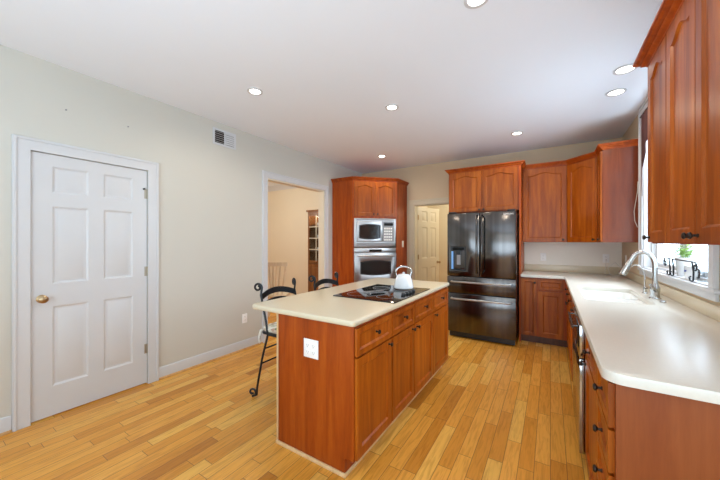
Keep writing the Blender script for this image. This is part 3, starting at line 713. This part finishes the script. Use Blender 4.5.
# ================================================================== ISLAND
IX0, IX1, IY0, IY1 = -1.556, -.943, 1.424, 3.235
il = thing('kitchen_island', 'freestanding cherry island with four drawers over four doors', 'island', (IX1, IY0, 0), PI/2)
IW = IY1-IY0; ID = IX1-IX0
# local: x along +Y, y towards -X (depth), front face at y = 0
MB().box(.02, IW, 0, ID, .10, .88).build('cabinet_body', 'cherry', il)
MB().prism([(.063, 0), (ID, 0), (ID, .88), (0, .88), (0, .105), (.063, .105)], 0, .02, 'x').build('end_panel', 'cherry', il)
MB().box(.02, IW, .063, .08, 0, .10).build('toe_kick', 'cherry', il)
MB().box(.0, IW, .050, .063, 0, .02).build('shoe_molding', 'pale_oak', il, bevel=.004)
MB().box(-.014, 0, .05, ID+.01, 0, .022).build('shoe_molding', 'pale_oak', il, bevel=.004)
MB().box(-.006, .012, ID-.004, ID+.010, .022, .879).build('corner_bead', 'pale_oak', il, bevel=.003)
cols = [(.008, .452, .405), (.462, .858, .815), (.868, 1.312, .908), (1.322, 1.803, 1.365)]
for x0, x1, kx in cols:
    cab_door(il, x0, x1, .702, .862, -.018, (x0+x1)/2, .795, name='drawer', fr=.032)
    cab_door(il, x0, x1, .112, .69, -.018, kx, .665)
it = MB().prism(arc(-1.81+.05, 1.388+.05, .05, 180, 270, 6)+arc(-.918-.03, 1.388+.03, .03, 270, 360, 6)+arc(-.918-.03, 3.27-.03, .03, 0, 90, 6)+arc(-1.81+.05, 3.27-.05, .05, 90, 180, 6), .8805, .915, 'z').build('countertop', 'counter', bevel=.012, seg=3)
tag(it, 'cream solid surface top of the kitchen island', 'countertop')
# cooktop
ck = thing('cooktop', 'black glass electric cooktop set in the island top', 'cooktop', (-1.5, 1.95, .9155))
CWX, CWY = .56, .755
MB().prism(rrect(0, CWX, 0, CWY, .012), 0, .007, 'z').build('glass_surface', 'blackglass', ck, bevel=.002)
def ring(cx_, cy_, r): return MB().prism([(cx_+r*math.cos(2*PI*i/40), cy_+r*math.sin(2*PI*i/40)) for i in range(40)], .007, .0074, 'z', [[(cx_+(r-.003)*math.cos(2*PI*i/40), cy_+(r-.003)*math.sin(2*PI*i/40)) for i in range(40)]])
for x, y, r in ((.15, .17, .10), (.15, .56, .08), (.40, .17, .075), (.36, .60, .10)): ring(x, y, r).build('burner_ring', 'grey', ck)
for i, y in enumerate((.30, .365, .43, .495)):
    MB().lathe([(.019, 0), (.020, .004), (.0175, .018), (.015, .021), (0, .021)], (.495 - .0*i, y, .0074), (0, 0, 1), 16).build('control_knob', 'black', ck)
# kettle
kt = thing('kettle', 'white kettle with arched metal handle on the cooktop', 'kettle', (-1.155, 2.585, .9235))
MB().lathe([(0, 0), (.082, 0), (.090, .008), (.089, .03), (.078, .080), (.063, .115), (.055, .124), (0, .127)], seg=32).build('body', 'ceramic', kt)
MB().lathe([(.053, .123), (.05, .130), (.02, .134), (.008, .136), (.011, .144), (.009, .152), (0, .154)], seg=24).build('lid', 'ceramic', kt)
hpts = []
for i in range(15):
    a = math.radians(200-220*i/14); hpts.append((.074*math.cos(a)*.845, .074*math.cos(a)*.535, .150+.054*math.sin(a)))
hpts = [(-.062*.845, -.062*.535, .105)] + hpts + [(.067*.845, .067*.535, .092)]
MB().tube(hpts, [.006]*3+[.0075]*11+[.009]*3, 10).build('handle', 'chrome', kt)
MB().tube([(-.03, .075, .085), (-.045, .105, .115), (-.05, .118, .128)], [.02, .013, .010], 10).build('spout', 'ceramic', kt)

# ================================================================== BAR STOOLS
def make_stool(name, label, loc, rz=0):
    t = thing(name, label, 'bar stool', loc, rz, 'black iron bar stools at the island')
    for sy in (-1, 1):
        dx, dy = -.90, sy*.43
        n = math.hypot(dx, dy); dx /= n; dy /= n
        by = sy*.20; bx = -.205
        # rear upright: foot curl, splayed leg, post, top curl (curls lie in the vertical plane of d)
        P = []
        fx_, fy_ = -.315, sy*.205
        for i in range(15):
            f_ = 1-i/14; a = math.radians(-90-400*f_); r = .012+.024*(1-f_)
            P.append((fx_+dx*(-.0-r*math.cos(a)*-1), fy_+dy*r*math.cos(a), .0460+r*math.sin(a)))
        P += [(fx_+.045, fy_-dy*.02, .03), (fx_+.062, fy_, .10), (-.195, sy*.2, .36), (-.125, by, .57), (-.145, by, .68), (bx-.005, by, .90)]
        cx_, cz = .030, .965
        for i in range(19):
            f_ = i/18; a = math.radians(180-440*f_); r = .036-.022*f_
            P.append((bx+dx*(cx_+r*math.cos(a)), by+dy*(cx_+r*math.cos(a)), cz+r*math.sin(a)))
        MB().tube(P, .0095, 8).build('upright', 'iron', t)
        F = [(.20, sy*.19, .58), (.225, sy*.2, .30), (.25, sy*.205, .02), (.26, sy*.205, .0095), (.28, sy*.206, .012)]
        MB().tube(F, .0095, 8).build('leg', 'iron', t)
        MB().tube([(-.125, sy*.2, .575), (.205, sy*.19, .575)], .008, 8).build('stretcher', 'iron', t)
    MB().tube([(-.166, -.2, .45), (-.166, .2, .45)], .007, 8).build('stretcher', 'iron', t)
    MB().tube([(-.208, -.2, .315), (-.208, .2, .315)], .007, 8).build('stretcher', 'iron', t)
    MB().tube([(.224, -.2, .30), (.224, .2, .30)], .007, 8).build('stretcher', 'iron', t)
    for zc, hh, nm in ((.875, .026, 'crest_rail'), (.795, .014, 'back_rail')):
        n = 14; m = MB(); pv = []
        for i in range(n+1):
            s_ = -1+2*i/n; bow = 1-s_*s_
            x = -.207-.035*bow; y = s_*.20; z = zc+.045*bow
            pv.append([m.bm.verts.new(p) for p in ((x-.004, y, z-hh), (x+.004, y, z-hh), (x+.004, y, z+hh), (x-.004, y, z+hh))])
        for a, b in zip(pv, pv[1:]):
            for k_ in range(4): m.bm.faces.new((a[k_], a[(k_+1) % 4], b[(k_+1) % 4], b[k_]))
        m.bm.faces.new(pv[0][::-1]); m.bm.faces.new(pv[-1]); m.build(nm, 'iron', t)
    MB().prism(rrect(-.225, .21, -.205, .205, .06), .572, .59, 'z').build('seat', 'iron', t, bevel=.004)
    cu = MB().prism(rrect(-.22, .205, -.20, .20, .07), .591, .635, 'z').build('cushion', 'floral', t, bevel=.018, seg=3)
    tie = MB(); tie.tube([(-.19, -.19, .61), (-.205, -.205, .60), (-.212, -.215, .54), (-.215, -.21, .49)], [.006, .012, .012, .005], 6); tie.build('tie', 'floral', cu)
    return t
make_stool('bar_stool', 'black iron scroll-back bar stool nearest the white closet door', (-1.885, 1.925, 0))
make_stool('bar_stool', 'black iron scroll-back bar stool nearest the oven cabinet', (-1.875, 2.60, 0))

# ================================================================== DINING ROOM THINGS
dc = thing('dining_chair', 'taupe wooden spindle-back chair in the dining room', 'chair', (-4.02, 3.62, 0), math.radians(32))
MB().prism(rrect(-.22, .22, -.21, .21, .06), .43, .465, 'z').build('seat', 'taupe', dc, bevel=.008)
for x, y in ((-.18, -.17), (.18, -.17), (-.16, .18), (.16, .18)): MB().tube([(x*1.12, y*1.12, 0), (x*1.05, y*1.05, .25), (x, y, .43)], [.013, .019, .014], 10).build('leg', 'taupe', dc)
for s_ in (-1, 1): MB().tube([(s_*.155, -.185, .46), (s_*.205, -.225, .75), (s_*.25, -.27, 1.0)], [.014, .015, .013], 8).build('back_post', 'taupe', dc)
for i in range(6):
    s_ = -1+2*(i+1)/7; MB().tube([(s_*.13, -.19, .46), (s_*.175, -.225, .75), (s_*.22, -.268, .97)], [.009, .016, .011], 8).build('spindle', 'taupe', dc)
m = MB(); n = 10; pv = []
for i in range(n+1):
    s_ = -1+2*i/n; pv.append([m.bm.verts.new(p) for p in ((s_*.265, -.285-.02*(1-s_*s_), .955), (s_*.265, -.262-.02*(1-s_*s_), .955), (s_*.27, -.268-.02*(1-s_*s_), 1.015), (s_*.27, -.291-.02*(1-s_*s_), 1.015))])
for a, b in zip(pv, pv[1:]):
    for k_ in range(4): m.bm.faces.new((a[k_], a[(k_+1) % 4], b[(k_+1) % 4], b[k_]))
m.bm.faces.new(pv[0][::-1]); m.bm.faces.new(pv[-1]); m.build('top_rail', 'taupe', dc)
point('china_cabinet_lamp', (-3.9, 4.98, 1.93), 9, (1, .8, .5), .03)
ch = thing('china_cabinet', 'dark wood china cabinet with gridded glass door in the dining room', 'china cabinet', (-4.36, 4.82, 0))
m = MB(); m.box(0, .02, 0, .40, 0, 1.98); m.box(.93, .95, 0, .40, 0, 1.98); m.box(.02, .93, .38, .40, 0, 1.98); m.box(.02, .93, 0, .38, 1.95, 1.98); m.box(.02, .93, 0, .38, 0, .9); m.build('cabinet_body', 'walnut', ch)
MB().box(-.03, .98, -.03, .40, 1.98, 2.02).build('cornice', 'walnut', ch, bevel=.01)
for z in (1.15, 1.42, 1.68): MB().box(.02, .93, .03, .38, z, z+.012).build('shelf', 'walnut', ch)
for x0, x1 in ((.02, .474), (.476, .93)):
    m = MB(); holes = []
    nx, nz = 2, 4; W_ = x1-x0-.07; Hh = 1.04-.10
    for i in range(nx):
        for j in range(nz): holes.append(rect(x0+.035+i*W_/nx+.006, x0+.035+(i+1)*W_/nx-.006, .905+.05+j*Hh/nz+.006, .905+.05+(j+1)*Hh/nz-.006))
    m.prism(rect(x0, x1, .905, 1.945), -.02, 0, 'y', holes); d = m.build('door', 'walnut', ch)
    MB().box(x0+.045, x1-.045, -.009, -.006, .95, 1.90).build('pane', 'clear', d)
    mu = MB().box((x0+x1)/2-.009, (x0+x1)/2+.009, -.026, -.019, .945, 1.905)
    for z in (1.19, 1.425, 1.66): mu.box(x0+.035, x1-.035, -.0255, -.0192, z-.009, z+.009)
    mu.build('muntins', 'ivory', d)
    cab = front(MB(), x0, x1, .06, .88, -.02).build('lower_door', 'walnut', ch)
for i, (x, z, r) in enumerate(((.16, 1.162, .09), (.36, 1.162, .08), (.17, 1.432, .085), (.35, 1.432, .09), (.15, 1.692, .08), (.38, 1.692, .075))):
    pl_ = MB().lathe([(0, 0), (.045, 0), (.05, .012), (r, .06), (r, .066), (.045, .018), (0, .016)], (-4.36+x, 5.0, z+.0005), (0, 0, 1), 20).build('bowl', 'ceramic')
    tag(pl_, ('white bowl on the ' + ('bottom', 'middle', 'top')[i//2] + ' shelf of the china cabinet, ' + ('left one' if i % 2 == 0 else 'right one')), 'bowl', 'bowls in the china cabinet')

# ================================================================== CEILING LIGHTS
def downlight(label, x, y, power, r=.062):
    t = thing('ceiling_light', label, 'ceiling light', (x, y, H), 0, 'recessed ceiling lights')
    MB().prism([((r+.02)*math.cos(2*PI*i/32), (r+.02)*math.sin(2*PI*i/32)) for i in range(32)], -.008, 0, 'z', [[(r*math.cos(2*PI*i/32), r*math.sin(2*PI*i/32)) for i in range(32)]]).build('trim_ring', 'white', t)
    MB().lathe([(0, -.004), (r, -.004), (r, -.001), (0, -.001)], seg=32).build('lens', 'lamp', t)
    d = bpy.data.lights.new('lamp_glow', 'SPOT'); d.energy = power; d.color = (1, .87, .70); d.spot_size = math.radians(172); d.spot_blend = .6; d.shadow_soft_size = .07
    o = bpy.data.objects.new('lamp_glow', d); C.objects.link(o); o.parent = t; o.location = (0, 0, -.02)
for lab, x, y, p in (
    ('round recessed ceiling light nearest the wall vent', -2.293, 1.821, 18),
    ('round recessed ceiling light over the island cooktop, second from the left wall', -1.377, 2.791, 18),
    ('round recessed ceiling light nearest the oven cabinet', -2.305, 4.309, 20),
    ('round recessed ceiling light in front of the refrigerator', -.36, 4.313, 15),
    ('round recessed ceiling light by the window, closer to the large wall cabinet', .505, 3.173, 11),
    ('round recessed ceiling light by the window, closer to the narrow corner cabinets', .512, 3.618, 11),
    ('round recessed ceiling light cut by the top edge of the photo', -.355, 1.80, 18)): downlight(lab, x, y, p, .056 if x > 0 else .048)

# ================================================================== SMALL WALL THINGS
vt = thing('wall_vent', 'white two-way air vent high on the left wall', 'vent', (XL, 2.004, 2.478), PI/2)
VW, VH = .30, .19
MB().prism(rect(0, VW, 0, VH), -.008, .0, 'y', [rect(.026, .143, .024, VH-.024), rect(.157, VW-.026, .024, VH-.024)]).build('frame', 'white', vt, bevel=.002, seg=1)
MB().box(.02, VW-.02, -.001, .0, .02, VH-.02).build('backing', 'black', vt)
for x0, x1, sgn in ((.026, .143, -1), (.157, VW-.026, 1)):
    m = MB()
    for i in range(6):
        z = .032+i*.0235
        for p in ([(z, z+.012*sgn)],):
            a = (-.0075, z-.004*sgn); b = (-.0015, z+(.0165 if sgn > 0 else .004)*1)
            q = [(x0, a[0], a[1]), (x1, a[0], a[1]), (x1, b[0], b[1]), (x0, b[0], b[1])]
            vs = [m.bm.verts.new(p_) for p_ in q]; v2 = [m.bm.verts.new((p_[0], p_[1], p_[2]+.002)) for p_ in q]
            m.bm.faces.new(vs); m.bm.faces.new(v2[::-1])
            for k_ in range(4): m.bm.faces.new((vs[k_], v2[k_], v2[(k_+1) % 4], vs[(k_+1) % 4]))
    m.build('louver_bank', 'white', vt)
def outlet(label, origin, rz, gang=1, kind='outlet'):
    t = thing('wall_outlet' if kind == 'outlet' else 'light_switch', label, kind, origin, rz)
    w_ = .072+.046*(gang-1); h_ = .116
    MB().box(-w_/2, w_/2, -.006, 0, -h_/2, h_/2).build('plate', 'plastic', t, bevel=.003)
    for g in range(gang):
        x = (g-(gang-1)/2)*.046
        if kind == 'outlet':
            for z in (-.021, .021):
                r = MB().lathe([(.0165, 0), (.0165, .0025), (.015, .003), (0, .003)], (x, -.0055, z), (0, -1, 0), 16).build('receptacle', 'plastic', t)
                s_ = MB(); s_.box(x-.008, x-.0055, -.0092, -.008, z-.004, z+.006); s_.box(x+.0055, x+.008, -.0092, -.008, z-.004, z+.006); s_.lathe([(.0028, 0), (.0028, .001), (0, .001)], (x, -.0082, z-.009), (0, -1, 0), 8)
                s_.build('slots', 'grey', r)
        else: MB().box(x-.012, x+.012, -.010, -.005, -.028, .028).build('rocker', 'plastic', t, bevel=.002)
    return t
outlet('white wall outlet low on the left wall beside the wide opening', (XL, 2.43, .39), PI/2)
outlet('white double outlet plate on the island end panel', (-1.26, IY0, .692), 0, 2)
outlet('white outlet on back splash nearer the refrigerator', (-.09, YB-.004, 1.128), 0)
outlet('white outlet on back splash nearer the window corner', (.636, YB-.004, 1.128), 0)
outlet('white outlet on the window wall in the corner', (XR, 4.98, 1.128), -PI/2)
outlet('narrow white switch on the oven cabinet side facing the doorway', (-2.27, 5.04, 1.31), PI/2, 1, 'light switch')
for lab, y in (('small dark nail in the left wall above middle of the closet door', .774), ('small dark nail in the left wall above the hinged edge of closet door', 1.19)):
    tag(MB().lathe([(.006, 0), (.006, .004), (.0035, .006), (.003, .018), (0, .019)], (XL, y, 2.406), (1, 0, 0), 8).build('wall_nail', 'grey'), lab, 'nail', 'nails in the left wall')
